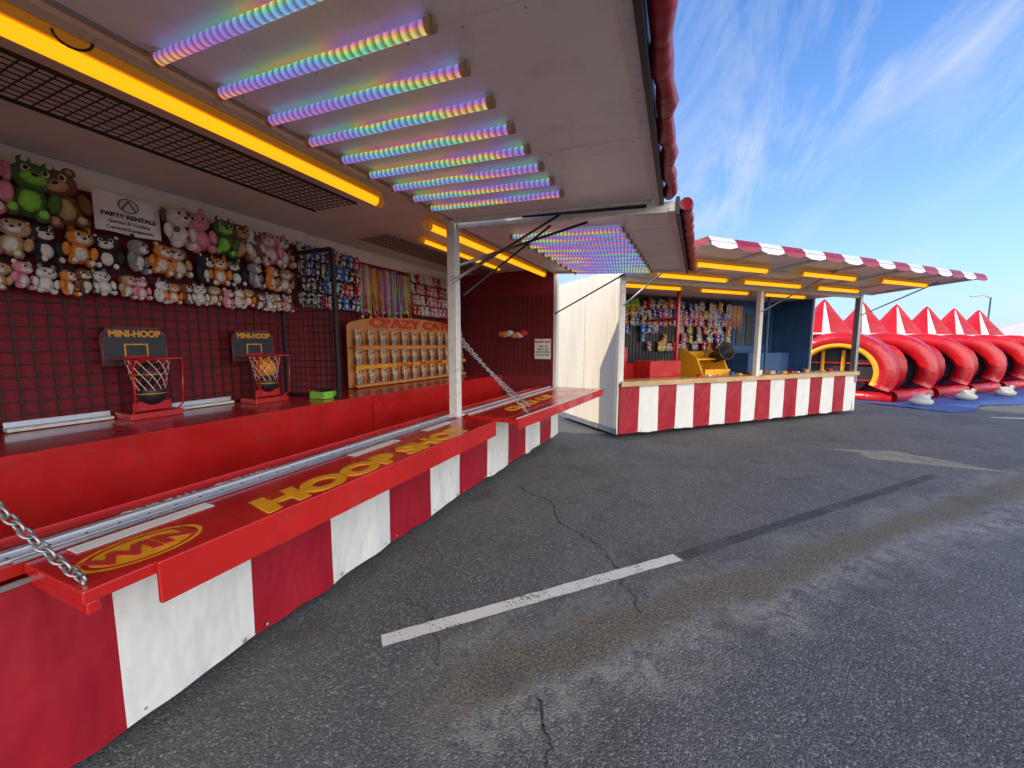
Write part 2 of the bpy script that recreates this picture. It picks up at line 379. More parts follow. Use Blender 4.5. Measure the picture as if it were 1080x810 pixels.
def booth_shell(P,y0,y1,depth,deckx,pre_z,zc,roofz,wallk,z_counter,z_deck,lo_floor=.45,endnear=True,endfar=True,endk='whitemetal',ledge=.25,dz=0,band=True,fardepth=0):
    mb=MB()
    mb.box(-depth-.04,-depth,y0,y1,.4,zc-.17 if band else zc,wallk)
    if band: mb.box(-depth-.04,-depth-.002,y0,y1,zc-.17,zc,'cream')
    mb.box(-depth-.09,-depth-.045,y0-.01,y1+.01,.10,roofz-.01,'boxwhite')
    mb.box(-depth,-.06,y0,y1,zc,zc+.03,'cream')
    mb.box(-depth-.1,.02,y0-.02,y1+.02,zc+.035,roofz,'boxwhite')
    mb.box(-.06,0,y0,y1,zc-.10,zc+.03,'whitemetal')
    mb.build('walls_and_roof',P,.004)
    mb=MB()
    mb.box(-deckx+.0,-ledge,y0+.03,y1-.03,lo_floor-.05+dz,lo_floor+dz,'reddeck')
    mb.box(-depth,-deckx,y0+.03,y1-.03,z_deck-.04+dz,z_deck+dz,'reddeck')
    mb.box(-deckx-.0,-deckx+.03,y0+.03,y1-.03,lo_floor+dz,z_deck+.004+dz,'redpaint')
    mb.box(-ledge,-.002,y0+.03,y1-.03,z_counter-.05+dz,z_counter+dz,'reddeck')
    mb.box(-ledge-.02,-ledge-.001,y0+.03,y1-.03,z_counter-.3,z_counter+.02+dz,'redpaint')
    mb.build('deck_and_counter',P,.005)
    mb=MB()
    if endnear: mb.box(-depth-.05,0,y0-.04,y0,.1,zc+.03,endk)
    if endfar: mb.box(-depth-.05,-.03-fardepth,y1,y1+.03,.1,zc+.03,wallk); mb.box(-depth-.05,-fardepth,y1+.032,y1+.06,.1,zc+.03,endk)
    if fardepth: mb.box(-fardepth+.001,0,y1,y1+.05,.1,z_counter,'boxwhite')
    mb.box(-depth,-.05,y0+.05,y1-.05,.32,.40,'darkmetal')
    mb.build('end_walls_and_chassis',P,.003)
def rainbow_tubes(P,xs,ys,zf):
    mb=MB(); cap=MB()
    for y in ys:
        a=(xs[0],y,zf(xs[0])-.036); b=(xs[1],y,zf(xs[1])-.036)
        mb.tube([a,b],.022,'rainbow',12)
        for p,sg in ((a,-1),(b,1)):
            cap.rod((p[0],p[1],p[2]),(p[0]+sg*.03,p[1],p[2]),.026,'wood',12)
            cap.box(p[0]-.012,p[0]+.012,p[1]-.012,p[1]+.012,p[2]+.01,p[2]+.034,'whitemetal')
    mb.build('holographic_light_tubes',P); cap.build('light_tube_caps',P)
def yellow_lamp(mb,a,b,r=.034):
    a=Vector(a);b=Vector(b); mb.rod(a,b,r,'yellowtube',12)
    d=(b-a).normalized(); s=Vector((-d.y,d.x,0))
    z=Vector((0,0,r*.6))
    q=[a-s*r*1.3+z,b-s*r*1.3+z,b+s*r*1.3+z,a+s*r*1.3+z]
    zz=Vector((0,0,r*1.2)); q+= [p+zz for p in q]
    mb.add(q,[(0,1,2,3),(7,6,5,4),(0,4,5,1),(1,5,6,2),(2,6,7,3),(3,7,4,0)],'yellowhousing')
    for p in (a,b): mb.rod(p-d*.03,p+d*.03,r*1.15,'yellowhousing',12)
def awning(P,x1,z0,z1,y0,y1,edgek='vinylred',ribs=5):
    mb=MB(); th=.05
    def zf(x): return z0+(z1-z0)*x/x1
    def slab(xa,xb,ya,yb,dz0,dz1,k):
        vs=[(x,y,zf(x)+dz) for dz in (dz0,dz1) for y in (ya,yb) for x in (xa,xb)]
        mb.add(vs,[(0,2,3,1),(4,5,7,6),(0,1,5,4),(2,6,7,3),(0,4,6,2),(1,3,7,5)],k)
    slab(.03,x1,y0,y1,0,th,'awnwhite')
    slab(.0,.03,y0,y1,-.01,th+.02,'greymetal')
    slab(x1-.05,x1,y0-.004,y1+.004,-.025,-.002,'whitemetal')
    slab(.04,x1-.055,y1-.045,y1+.004,-.03,-.002,'whitemetal')
    slab(.04,x1-.055,y0-.004,y0+.045,-.03,-.002,'whitemetal')
    for i in range(1,ribs):
        y=y0+(y1-y0)*i/ribs
        slab(.05,x1-.06,y-.002,y+.002,-.004,-.001,'cream')
        for q in range(8):
            x=.1+(x1-.2)*q/7; mb.ell((x,y+.03,zf(x)-.001),(.006,.006,.003),'greymetal',None,6,4)
    slab(x1+.002,x1+.03,y0-.01,y1+.01,-.05,th+.03,'darkmetal')
    pts=[(x1+.075+.010*math.sin(i*1.7),y0+(y1-y0)*i/36,zf(x1)+.02+.010*math.sin(i*2.3)) for i in range(37)]
    mb.tube(pts,[.045+.008*math.sin(i*3.1) for i in range(37)],edgek,10)
    mb.build('awning_panel',P,.003); return zf

# ================================================================== TRAILER 1 (hoop game)
WX=-2.08
P1=empty('hoop_game_trailer',Matrix.Translation((WX,0,0)))
ZC=2.99; CZ=.943; DZ=1.123
booth_shell(P1,-1.8,3.42,2.0,1.09,0,ZC,3.2,'maroonwall',CZ,DZ,endfar=False)
mb=MB(); mb.box(-2.04,-.1,3.40,3.42,.1,.40,'maroonwall'); mb.build('lower_partition',P1)
edges=[.73-.57*k for k in range(4,0,-1)]+[.73,1.28,1.80,2.37,2.92,3.46]
skirt(P1,.02,edges,.105,.885,True)
zf=awning(P1,1.90,2.89,2.82,-1.8,3.40)
rainbow_tubes(P1,(.09,1.22),[1.02+.24*i for i in range(9)],zf)
mb=MB(); yellow_lamp(mb,(-.25,-1.2,2.86),(-.25,2.66,2.86),.036)
mb.box(-.285,-.215,-1.2,2.66,2.94,2.985,'whitemetal'); mb.build('yellow_strip_lamp',P1)
mb=MB(); 
for (a,b) in ((-1.2,2.72),): 
    n=int((b-a)/.055)
    for i in range(n+1): mb.box(-1.02,-.55,a+i*.055-.0025,a+i*.055+.0025,2.90,2.905,'blackwire')
    for j in range(9): mb.box(-1.02+j*.0587-.0025,-1.02+j*.0587+.0025,a,b,2.906,2.911,'blackwire')
    for x in (-1.03,-.54): mb.box(x-.008,x+.008,a,b,2.897,2.913,'blackwire')
mb.build('overhead_wire_rack',P1)
mb=MB(); wires(mb,-1.975,.0,3.02,1.14,2.42,.085); mb.build('gridwall_panel',P1)
mb=MB()
wires(mb,3.06,-1.98,-1.22,1.14,2.62,.075,axis='y')
for x in (-1.99,-1.21): mb.box(x-.018,x+.018,3.042,3.078,1.125,2.66,'black')
mb.box(-1.97,-1.23,3.044,3.076,2.64,2.68,'black'); mb.box(-1.97,-1.23,3.044,3.076,1.127,1.15,'black')
mb.build('grid_divider_frame',P1)
mb=MB()
for a,b in ((-.9,.95),(1.0,1.52),(1.88,2.40)):
    mb.box(-1.93,-1.86,a,b,1.128,1.15,'whitemetal'); mb.box(-1.93,-1.91,a,b,1.151,1.19,'aluminium')
mb.build('ball_stop_rail',P1,.003)
mb=MB()
mb.box(-.11,-.075,-1.7,3.40,CZ+.001,CZ+.022,'aluminium'); mb.box(-.065,-.02,-1.7,3.40,CZ+.001,CZ+.012,'aluminium')
mb.box(.0,.012,.5,3.40,CZ+.001,CZ+.014,'greymetal')
for i in range(30): mb.ell((-.042,.4+i*.1,CZ+.013),(.006,.006,.003),'darkmetal',None,6,4)
mb.build('counter_hinge_rail',P1,.002)
F1=MB()
F1.box(.012,.43,.52,3.43,CZ-.045,CZ-.002,'redpaint')
F1.box(.432,.455,.70,3.43,CZ-.15,CZ+.004,'redpaint')
F1.box(.02,.42,.53,.56,CZ-.09,CZ-.047,'redpaint')
F1.build('fold_down_counter_flap',P1,.005)
lab=MB()
for a,b in ((.62,1.08),(1.95,2.42),(2.78,3.2)): lab.box(.03,.105,a,b,CZ+.0,CZ+.002,'paper')
lab.build('counter_white_labels',P1)
text('HOOP SHOT',.25,(.405,1.12,CZ+.0005),FLAT,'orangetext',P1,'hoop_shot_lettering',bold=.014,sx=1.3,shear=.15)
text('ONE BALL - ONE WIN',.07,(-.135,.85,CZ+.001),FLAT,'whitetext',P1,'counter_small_lettering',bold=.002,sx=1.0)
mb=MB(); vs=[];fs=[];n=48
for i in range(n):
    t=2*math.pi*i/n; 
    for rr in (.90,1): vs.append((.265-.125*rr*math.sin(t),.745+.185*rr*math.cos(t),CZ+.001))
fs=[(2*i,2*i+1,2*((i+1)%n)+1,2*((i+1)%n)) for i in range(n)]
mb.add(vs,fs,'orangetext'); mb.build('win_oval_outline',P1)
mb=MB(); mb.add([(.265-.100*math.sin(2*math.pi*i/n),.745+.150*math.cos(2*math.pi*i/n),CZ+.0005) for i in range(n)],[tuple(range(n))],'orangetext'); mb.build('win_oval_fill',P1)
text('WIN',.14,(.315,.745,CZ+.002),FLAT,'redtext',P1,'win_lettering',bold=.007,align='CENTER',sx=1.05)
mb=MB()
mb.box(-.09,.01,3.44,3.53,CZ-.02,2.93,'whitemetal'); mb.box(-.12,.03,3.40,3.56,CZ+.003,CZ+.02,'whitemetal')
mb.box(-.05,-.0,.38,.44,CZ-.01,2.93,'whitemetal')
mb.build('corner_posts',P1,.006)
mb=MB()
mb.rod((0,3.38,2.3),(1.1,3.36,2.80),.011,'darkmetal'); mb.rod((0,3.38,2.3),(.5,3.365,2.53),.018,'greymetal')
mb.rod((.75,3.38,2.83),(1.8,3.38,2.78),.012,'darkmetal')
mb.build('awning_struts',P1)
mb=MB(); chain(mb,(.37,.545,CZ+.01),(-.03,.43,1.30),.045,.0045,.02)
mb.rod((.37,.545,CZ-.01),(.37,.545,CZ+.03),.006,'greymetal'); mb.build('support_chain',P1)
mb=MB(); pts=[(-.16+.02*math.cos(t),.86+.05*math.cos(t),2.90-.045*math.sin(t)) for t in [math.pi*i/12 for i in range(13)]]
mb.tube(pts,.005,'black',8); mb.build('bungee_hook',P1)
mb=MB(); mb.tube([(-.35,2.75,.30),(-.15,2.75,.30)],.30,'rubber',24); mb.tube([(-.16,2.75,.30),(-.14,2.75,.30)],.17,'whitemetal',20)
mb.build('wheel',P1)

# ------------------------------------------------------------------ mini hoops
def hoop(loc,two):
    P=empty('mini_hoop_stand',Matrix.Translation(loc))
    mb=MB()
    mb.box(-.10,.13,-.17,.17,0,.05,'redpaint'); mb.box(-.04,.04,-.045,.045,.05,.40,'redpaint'); mb.box(.045,.075,-.12,.12,.055,.13,'redpaint')
    mb.build('base',P,.006)
    mb=MB(); c=[(-.21,0),(-.21,.24),(-.16,.31),(.16,.31),(.21,.24),(.21,0)]
    T=Matrix(((0,0,1,-.10),(1,0,0,0),(0,1,0,.40),(0,0,0,1)))
    mb.prism(c,-.012,0,'darkmetal',T); mb.build('backboard',P,.004)
    mb=MB()
    L=len(c)
    for i in range(L):
        a=Vector(c[i])*.94+Vector((0,.008)); b=Vector(c[(i+1)%L])*.94+Vector((0,.008))
        mb.rod((-.098,a.x,.40+a.y),(-.098,b.x,.40+b.y),.0035,'redpaint',6)
    for a in ((-.075,.075,.07,.08),(-.075,.075,.165,.175),(-.075,-.065,.08,.165),(.065,.075,.08,.165)):
        mb.box(-.098,-.096,a[0],a[1],.40+a[2],.40+a[3],'orangetext')
    mb.build('backboard_lines',P)
    text('MINI-HOOP',.068,(-.097,0,.63),WALL,'orangetext',P,'backboard_lettering',bold=.003,align='CENTER',sx=.9)
    mb=MB(); ring=[(.05+.135*math.cos(2*math.pi*i/24),.135*math.sin(2*math.pi*i/24),.46) for i in range(24)]
    mb.tube(ring,.010,'redpaint',8,closed=True); mb.box(-.10,-.08,-.07,.07,.42,.48,'redpaint')
    for s_ in (-1,1):
        mb.tube([(-.09,s_*.16,.46),(.19,s_*.16,.46),(.17,s_*.15,.10),(.1,s_*.14,.05)],.007,'redpaint',6)
    mb.rod((.19,-.16,.46),(.19,.16,.46),.007,'redpaint')
    mb.build('rim_and_frame',P)
    mb=MB(); n=12
    for j in range(n):
        for sg in (-1,1):
            pts=[]
            for q in range(7):
                t=2*math.pi*(j+sg*q*.5)/n; r=.132-.008*q; pts.append((.05+r*math.cos(t),r*math.sin(t),.46-.045*q))
            mb.tube(pts,.003,'whitetext' if sg>0 else 'redpaint',4)
    mb.build('net',P)
    mb=MB(); 
    for z,kb in ((.34,'black' if two else 'orangetext'),(.19,'black')): 
        r=.098; cc=(.05,.0,z); mb.ell(cc,r*.97,kb,None,18,12)
        for ax in range(2):
            pts=[]
            for i in range(24):
                t=2*math.pi*i/24; c_,s_=math.cos(t)*r*.975,math.sin(t)*r*.975
                pts.append((cc[0]+(c_ if ax else 0),cc[1]+(s_ if ax else c_),cc[2]+(0 if ax else s_)))
            mb.tube(pts,.004,'orangetext' if ax else 'redpaint',5,closed=True)
    mb.build('basketballs',P)
hoop((-3.86,1.70,DZ),True); hoop((-3.80,2.60,DZ),False)

# ------------------------------------------------------------------ plush prizes
BX=WX-1.93
kindsB=[('black','white','black','bear'),('orange','white','orange','cat'),('black','white','black','bear'),('grey','white','black','cat'),('orange','white','orange','bear'),('tan','white','brown','flop')]
mb=MB()
for i in range(18):
    y=.32+i*.158; plush(mb,(BX+.04,y,2.25+random.uniform(-.02,.015)),.275,kindsB[i%6])
mb.build('plush_toy_row')
mb=MB(); kc=[('white','white','grey','cat'),('brown','white','brown','flop'),('orange','white','black','cat'),('black','white','black','bear'),('pink','white','white','bear'),('tan','white','brown','flop')]
for i in range(27):
    y=.3+i*.105; plush(mb,(BX+.05,y,2.05+random.uniform(-.02,.012)),.19,kc[(i*5)%6 if i%3 else 0])
mb.build('plush_toy_row')
big=[('plush_pig',1.00,('pink','white','pink','flop')),('plush_dinosaur',1.19,('green','lime','dgreen','frog')),('plush_bear',1.40,('brown','tan','brown','bear')),
     ('plush_cow',2.04,('white','white','brown','flop')),('plush_pig',2.22,('pink','pink','pink','cat')),('plush_frog',2.38,('green','lime','dgreen','frog')),('plush_bear',2.53,('brown','tan','brown','bear')),
     ('plush_cow',2.70,('white','brown','white','flop')),('plush_pig',2.87,('pink','white','pink','flop')),('plush_rabbit',.78,('white','pink','pink','cat')),('plush_bear',3.0,('tan','white','tan','bear'))]
for nm,y,k in big:
    mb=MB(); s=.40 if y<1.9 else .36; plush(mb,(BX+.08,y,2.50),s,k)
    if 'cow' in nm:
        for q in ((.20,.12,.80,.05),(.12,-.1,.4,.07),(.1,.12,.25,.06)):
            mb.ell((BX+.08+s*(q[0]+.03),y+s*q[1],2.50+s*q[2]),s*q[3],FUR['brown'],None,8,6)
    mb.build(nm)
Pb=empty('advertising_banner',Matrix.Translation((WX-1.90,0,-.02)))
mb=MB(); 
vs=[];fs=[]
for i in range(9):
    for j in range(2): vs.append((.008*math.sin(i*1.1),1.54+i*.05,2.56+j*.285+.004*math.sin(i)))
fs=[(2*i,2*i+2,2*i+3,2*i+1) for i in range(8)]
mb.add(vs,fs,'paper',True); mb.build('banner_sheet',Pb)
mb=MB(); mb.tube([(.014,1.74+.06*math.cos(t),2.775+.05*math.sin(t)) for t in [2*math.pi*i/20 for i in range(20)]],.0035,'black',5,closed=True)
mb.rod((.014,1.70,2.745),(.014,1.74,2.815),.004,'black',5); mb.rod((.014,1.78,2.745),(.014,1.74,2.815),.004,'black',5); mb.build('banner_logo',Pb)
text('PARTY RENTALS',.045,(.014,1.74,2.675),WALL,'blacktext',Pb,'banner_text',align='CENTER',bold=.001)
text('Games & Trailers',.036,(.014,1.74,2.63),WALL,'blacktext',Pb,'banner_text_small',align='CENTER')
text('Carnival Equipment',.036,(.014,1.74,2.585),WALL,'blacktext',Pb,'banner_text_bottom',align='CENTER')

# ================================================================== TRAILER 2 (cat game)
A2=R(-2.5)
MT2=Matrix.Translation((WX,3.56,0))@Matrix.Rotation(A2,4,'Z')
P2=empty('cat_game_trailer',MT2)
booth_shell(P2,-.24,3.0,1.985,1.07,0,ZC-.012,3.08,'maroonwall',CZ,DZ,endnear=False,dz=-.003)
skirt(P2,.02,[-.10,.50,1.06,1.62,2.18,2.70,3.06],.105,.885,False)
zf2=awning(P2,2.02,2.86,2.74,-.10,2.72)
rainbow_tubes(P2,(.45,1.55),[.30+.23*i for i in range(11)],zf2)
mb=MB(); yellow_lamp(mb,(-.25,-.2,2.86),(-.2,2.9,2.86),.034); yellow_lamp(mb,(-.8,.4,2.92),(-.8,2.4,2.92),.025); mb.build('yellow_strip_lamp',P2)
mb=MB()
a,b=0,2.6; n=int((b-a)/.055)
for i in range(n+1): mb.box(-1.4,-.95,a+i*.055-.0025,a+i*.055+.0025,2.90,2.905,'blackwire')
for j in range(9): mb.box(-1.4+j*.056-.0025,-1.4+j*.056+.0025,a,b,2.906,2.911,'blackwire')
mb.build('overhead_wire_rack',P2)
mb=MB(); wires(mb,-1.96,-.22,2.95,1.15,2.7,.085); wires(mb,2.97,-1.9,-.1,1.15,2.55,.085,axis='y'); mb.build('gridwall_panel',P2)
mb=MB()
mb.box(.012,.50,.03,3.06,CZ-.045,CZ-.002,'redpaint')
mb.prism([(.50,.03),(.50,3.06),(.80,3.06),(.62,.03)],CZ-.045,CZ-.003,'redpaint')
mb.prism([(.622,.03),(.802,3.06),(.825,3.06),(.645,.03)],CZ-.10,CZ+.006,'redpaint')
mb.build('fold_down_counter_flap',P2,.004)
mb=MB(); mb.box(-.10,-.07,.0,2.95,CZ,CZ+.02,'aluminium'); mb.box(.03,.05,.05,3.0,CZ+.0,CZ+.01,'whitemetal'); mb.prism([(.60,.05),(.78,3.04),(.795,3.04),(.615,.05)],CZ-.003,CZ+.008,'whitemetal'); mb.build('counter_rails',P2,.002)
text('CRAZY CAT',.22,(.36,.5,CZ+.0005),FLAT,'orangetext',P2,'counter_lettering',bold=.008,sx=1.2)
mb=MB(); mb.box(-.05,.01,2.97,3.07,.3,2.95,'whitemetal'); mb.build('corner_post',P2,.005)
mb=MB(); chain(mb,(.0,.0,1.75),(.60,.35,CZ+.02),.045,.0045,.02); chain(mb,(.0,.0,1.70),(.45,.75,CZ+.02),.045,.0045,.02); mb.build('support_chain',P2)
mb=MB()
mb.rod((0,0,2.5),(1.3,.03,2.76),.012,'darkmetal'); mb.rod((0,0,2.5),(.6,.015,2.62),.018,'greymetal')
mb.rod((0,.05,2.2),(.95,.05,2.78),.011,'darkmetal'); mb.rod((0,2.9,2.2),(1.2,2.68,2.75),.012,'darkmetal')
mb.build('awning_struts',P2)
Pc=empty('cat_knockdown_board',MT2@Matrix.Translation((-1.78,.12,1.13)))
LB=2.65
mb=MB()
T=Matrix(((0,0,1,0),(1,0,0,0),(0,1,0,0),(0,0,0,1)))
poly=[(0,0),(LB,0),(LB,.80)]+[(LB/2+LB/2*math.cos(t),.80+.15*math.sin(t)) for t in [math.pi*i/16 for i in range(1,16)]]+[(0,.80)]
mb.prism(poly,-.02,0,'tan',T)
for z in (.02,.27,.52): mb.box(.001,.09,.03,LB-.03,z,z+.02,'tan')
mb.box(.091,.10,.03,LB-.03,.235,.29,'orangetext'); mb.box(.091,.10,.03,LB-.03,.485,.54,'tan'); mb.box(.091,.10,.03,LB-.03,.0,.04,'tan')
mb.build('board_panels',Pc,.004)
mb=MB()
for r in range(3):
    for i in range(12):
        y=.12+i*.219; z=.045+r*.25
        col='catcream'
        mb.ell((.05,y,z+.065),(.025,.065,.075),col,None,10,8); mb.ell((.05,y,z+.15),(.027,.055,.045),col,None,10,8)
        for sg in (-1,1): mb.ell((.05,y+sg*.036,z+.19),(.015,.016,.028),col,None,6,5); mb.ell((.078,y+sg*.019,z+.158),(.006,.011,.013),FUR['black'],None,6,4); mb.ell((.06,y+sg*.055,z+.05),(.02,.018,.05),FUR['brown'],None,6,5)
        mb.ell((.07,y,z+.055),(.012,.03,.045),FUR['grey'],None,8,6)
        mb.ell((.08,y,z+.142),(.006,.010,.007),FUR['pink'],None,6,4)
mb.build('cat_targets',Pc)
text('CRAZY CATS',.16,(.012,LB/2,.80),WALL,'titletext',Pc,'board_title',bold=.009,align='CENTER',sx=2.0)
text('3 BALLS  -  WIN A PRIZE',.055,(.101,LB/2,.243),WALL,'redtext',Pc,'board_subtitle',bold=.003,align='CENTER',sx=1.9)
mb=MB(); cols=['red','blue','yellow','lime','purple','pink','white','orange']
for i in range(44):
    y=.42+i*.024; z1=2.74+random.uniform(-.03,.02); z0=2.08+random.uniform(-.05,.14); k=FUR[cols[(i*3+i//4)%8]]
    x=-1.90; w_=random.uniform(.01,.024)
    pts=[(x+.01,y-w_,z1),(x+.02,y-w_*1.2,(z0+z1)/2),(x+.03,y,z0),(x+.02,y+w_*1.2,(z0+z1)/2),(x+.01,y+w_,z1)]
    mb.tube(pts,.0075,k,5)
    mb.ell((x+.03,y,z0-.02),.022,k,None,6,5)
o=mb.build('hanging_lanyards'); o.matrix_world=MT2
mb=MB()
for r in range(4):
    for i in range(11):
        plush(mb,(-1.90,1.55+i*.115,2.66-r*.17),.17,(random.choice(['white','pink','red','white']),'white',random.choice(['red','pink']),'bear'))
o=mb.build('small_prize_rack'); o.matrix_world=MT2
mb=MB()
for r in range(4):
    for i in range(9):
        plush(mb,(-1.90,-.38+i*.10,2.66-r*.18),.18,random.choice([('black','white','white','bear'),('white','black','black','cat'),('red','white','red','bear'),('blue','white','blue','frog')]))
o=mb.build('small_prize_rack'); o.matrix_world=MT2
mb=MB()
for i,(c,dx) in enumerate((('orange',0),('white',.1),('orange',.2),('white',.3),('red',.36))):
    mb.ell((-.95+dx,2.90,1.86+.02*math.sin(i*2)),(.09,.05,.055),FUR[c],None,10,8)
mb.ell((-1.03,2.90,1.87),(.05,.02,.05),FUR['orange'],None,8,6)
o=mb.build('plush_fish'); o.matrix_world=MT2
Ps=empty('rules_sign',MT2@Matrix.Translation((-.38,2.94,1.43)))
mb=MB(); mb.box(0,.30,.0,.008,0,.35,'paper'); mb.build('sign_sheet',Ps)
text('CRAZY CAT',.052,(.15,-.002,.28),ENDW,'redtext',Ps,'sign_title',bold=.003,align='CENTER')
for j,t in enumerate(('1 BALL - $5','3 BALLS - $10','KNOCK DOWN','ALL CATS WIN')): text(t,.036,(.15,-.002,.21-j*.05),ENDW,'blacktext',Ps,'sign_line_%d'%(j+1),align='CENTER',bold=.001)
mb=MB(); y=2.92
mb.box(-3.55,-3.35,y,y+.22,1.127,1.20,FUR['lime']); mb.box(-3.53,-3.37,y+.02,y+.20,1.201,1.203,'black')
mb.build('ball_tray',None,.01)

# ================================================================== BOOTH 3 (striped awning)
M3=Matrix.Translation((-.93,6.98,0))@Matrix.Rotation(R(-45),4,'Z')
P3=empty('striped_awning_game_trailer',M3)
booth_shell(P3,0,6.9,2.1,1.35,0,2.86,2.98,'bluewall',.99,.80,lo_floor=.55,endk='boxwhite',ledge=.42,band=False,fardepth=1.05)
n=16; skirt(P3,.02,[6.9*i/n for i in range(n+1)],.10,.965,False)
mb=MB(); mb.box(-.42,.06,.03,6.87,.993,1.03,'wood'); mb.box(.062,.08,.0,6.9,.95,1.04,'wood'); mb.build('wooden_counter_top',P3,.004)
mb=MB()
mb.box(-.09,.0,.0,.09,.99,2.86,'whitemetal'); mb.box(-.09,.0,3.44,3.54,.99,2.86,'whitemetal'); mb.box(-.09,.02,6.80,6.9,.1,2.86,'greymetal')
mb.box(-1.0,-.94,2.2,2.26,.8,2.86,'redpaint'); mb.box(-2.06,-1.001,2.2,2.26,2.2,2.26,'redpaint'); mb.box(-2.06,-2.0,1.45,1.51,.8,2.86,'redpaint')
mb.build('posts',P3,.005)
mb=MB(); X1=1.78; Z0=2.88; Z1=3.0; YA,YB=-.08,7.2
zf3=lambda x: Z0+(Z1-Z0)*x/X1
def slab(mb,xa,xb,ya,yb,d0,d1,k):
    vs=[(x,y,zf3(x)+dz) for dz in (d0,d1) for y in (ya,yb) for x in (xa,xb)]
    mb.add(vs,[(0,2,3,1),(4,5,7,6),(0,1,5,4),(2,6,7,3),(0,4,6,2),(1,3,7,5)],k)
slab(mb,0.03,X1,YA,YB,0,.025,'awnwhite')
for x in (.04,.9,X1-.05): slab(mb,x,x+.045,YA+.01,YB-.01,-.05,-.002,'whitemetal')
for i in range(7): y=YA+.01+(YB-YA-.07)*i/6; slab(mb,.09,X1-.055,y,y+.04,-.04,-.003,'whitemetal')
mb.build('awning_frame',P3,.003)
mb=MB(); ns=16
HR=.16
for i in range(ns):
    ya=YA+(YB-YA)*i/ns; yb=YA+(YB-YA)*(i+1)/ns; k='vinylred' if i%2 else 'vinylwhite'
    pr=[(-.1,HR+.02),(.5,HR*.8),(1.2,HR*.5),(X1+.02,.05),(X1+.07,-.02)]
    vs=[];fs=[]
    for (x,dz) in pr:
        for y in (ya,yb): vs.append((x,y,zf3(x)+dz))
    for j in range(len(pr)-1): fs.append((2*j,2*j+1,2*j+3,2*j+2))
    mb.add(vs,fs,k)
    ym=(ya+yb)/2
    vs=[(X1+.07,ya,zf3(X1)-.02),(X1+.07,yb,zf3(X1)-.02),(X1+.085,yb,zf3(X1)-.07),(X1+.085,ym+.1,zf3(X1)-.10),(X1+.085,ym-.1,zf3(X1)-.10),(X1+.085,ya,zf3(X1)-.07)]
    mb.add(vs,[(0,1,2,3,4,5)],k)
for (y,) in ((YA-.01,),(YB+.01,)):
    seg=6
    for j in range(seg):
        xa=-.05+(X1+.1)*j/seg; xb=-.05+(X1+.1)*(j+1)/seg; h=lambda x:HR*(1-max(0,x)/X1)+.05
        mb.add([(xa,y,zf3(xa)-.04),(xb,y,zf3(xb)-.04),(xb,y,zf3(xb)+h(xb)-.03),(xa,y,zf3(xa)+h(xa)-.03)],[(0,1,2,3)],'vinylred' if j%2 else 'vinylwhite')
mb.build('striped_canopy',P3)
mb=MB()
for x,ya,yb in ((1.15,.4,1.95),(.45,.3,1.9),(.45,2.3,3.9),(1.2,2.7,4.2),(.45,4.4,5.8),(1.25,4.9,6.5),(-.5,.4,1.8),(-.5,2.3,3.7),(-.5,4.2,5.6)):
    z=zf3(x)-.10 if x>0 else 2.78
    yellow_lamp(mb,(x,ya,z),(x,yb,z),.036)
mb.build('yellow_strip_lamps',P3)
mb=MB()
for y in (0.05,3.49,6.85): mb.rod((0,y,2.35),(1.3,y,zf3(1.3)-.02),.014,'greymetal')
mb.build('awning_struts',P3)
mb=MB(); wires(mb,-2.07,.05,5.2,.85,2.8,.10,r=.006); mb.box(-2.095,-2.08,.02,5.2,.8,2.84,'darkmetal'); mb.build('gridwall_panel',P3)
mb=MB()
mb.box(-1.9,-1.1,.15,1.35,.80,1.28,'redpaint'); mb.box(-1.9,-1.5,.15,1.35,1.281,1.62,'redpaint'); mb.box(-1.499,-1.49,.3,.62,1.35,1.58,'paper'); mb.box(-1.499,-1.49,.8,1.1,1.35,1.55,'paper')
mb.box(-1.099,-.6,1.2,2.0,.8,1.35,'redpaint')
mb.build('red_game_cabinet',P3,.01)
Pt3=empty('tub_toss_target',M3@Matrix.Translation((-.75,2.85,.80)))
mb=MB()
XY=Matrix(((1,0,0,0),(0,0,1,0),(0,1,0,0),(0,0,0,1)))
for s_ in (-1,1):
    mb.prism([(-.45,0),(.42,0),(.12,.60),(-.30,.82)],s_*.38-.02,s_*.38+.02,'infyellow',XY)
mb.box(-.28,.08,-.359,.359,.54,.58,'infyellow'); mb.box(-.40,-.36,-.359,.359,.05,.72,'infyellow'); mb.box(-.3,.36,-.359,.359,.03,.06,'redpaint'); mb.box(.30,.33,-.359,.359,.06,.36,'infyellow')
mb.build('yellow_side_frames',Pt3,.004)
mb=MB()
T=Matrix.Translation((.10,.30,.66))@Matrix.Rotation(R(35),4,'X')@Matrix.Rotation(R(66),4,'Y')
vs=[];n=22
for (z,r) in ((-.20,.12),(.20,.165),(.20,.19),(.23,.19),(.23,.155),(-.16,.11)):
    for i in range(n): vs.append(T@Vector((r*math.cos(2*math.pi*i/n),r*math.sin(2*math.pi*i/n),z)))
fs=[(a*n+i,a*n+(i+1)%n,(a+1)*n+(i+1)%n,(a+1)*n+i) for a in range(5) for i in range(n)]+[tuple(range(n)),tuple(range(5*n,6*n))]
mb.add(vs,fs,'black',True); mb.build('black_tub',Pt3)
mb=MB()
for i in range(16):
    a=random.uniform(.03,.11); y=2.2+i*.28+random.uniform(-.05,.05)
    k=['redpaint','paper','wood','bluewall','infyellow'][i%5]
    if i%3==0: mb.tube([(-.28,y,1.031),(-.28,y,1.031+a)],[.05,.06],k,12)
    else: mb.box(-.36,-.36+a*1.5,y,y+a*1.6,1.032,1.032+a*.7,k)
mb.build('counter_odds_and_ends',P3,.004)
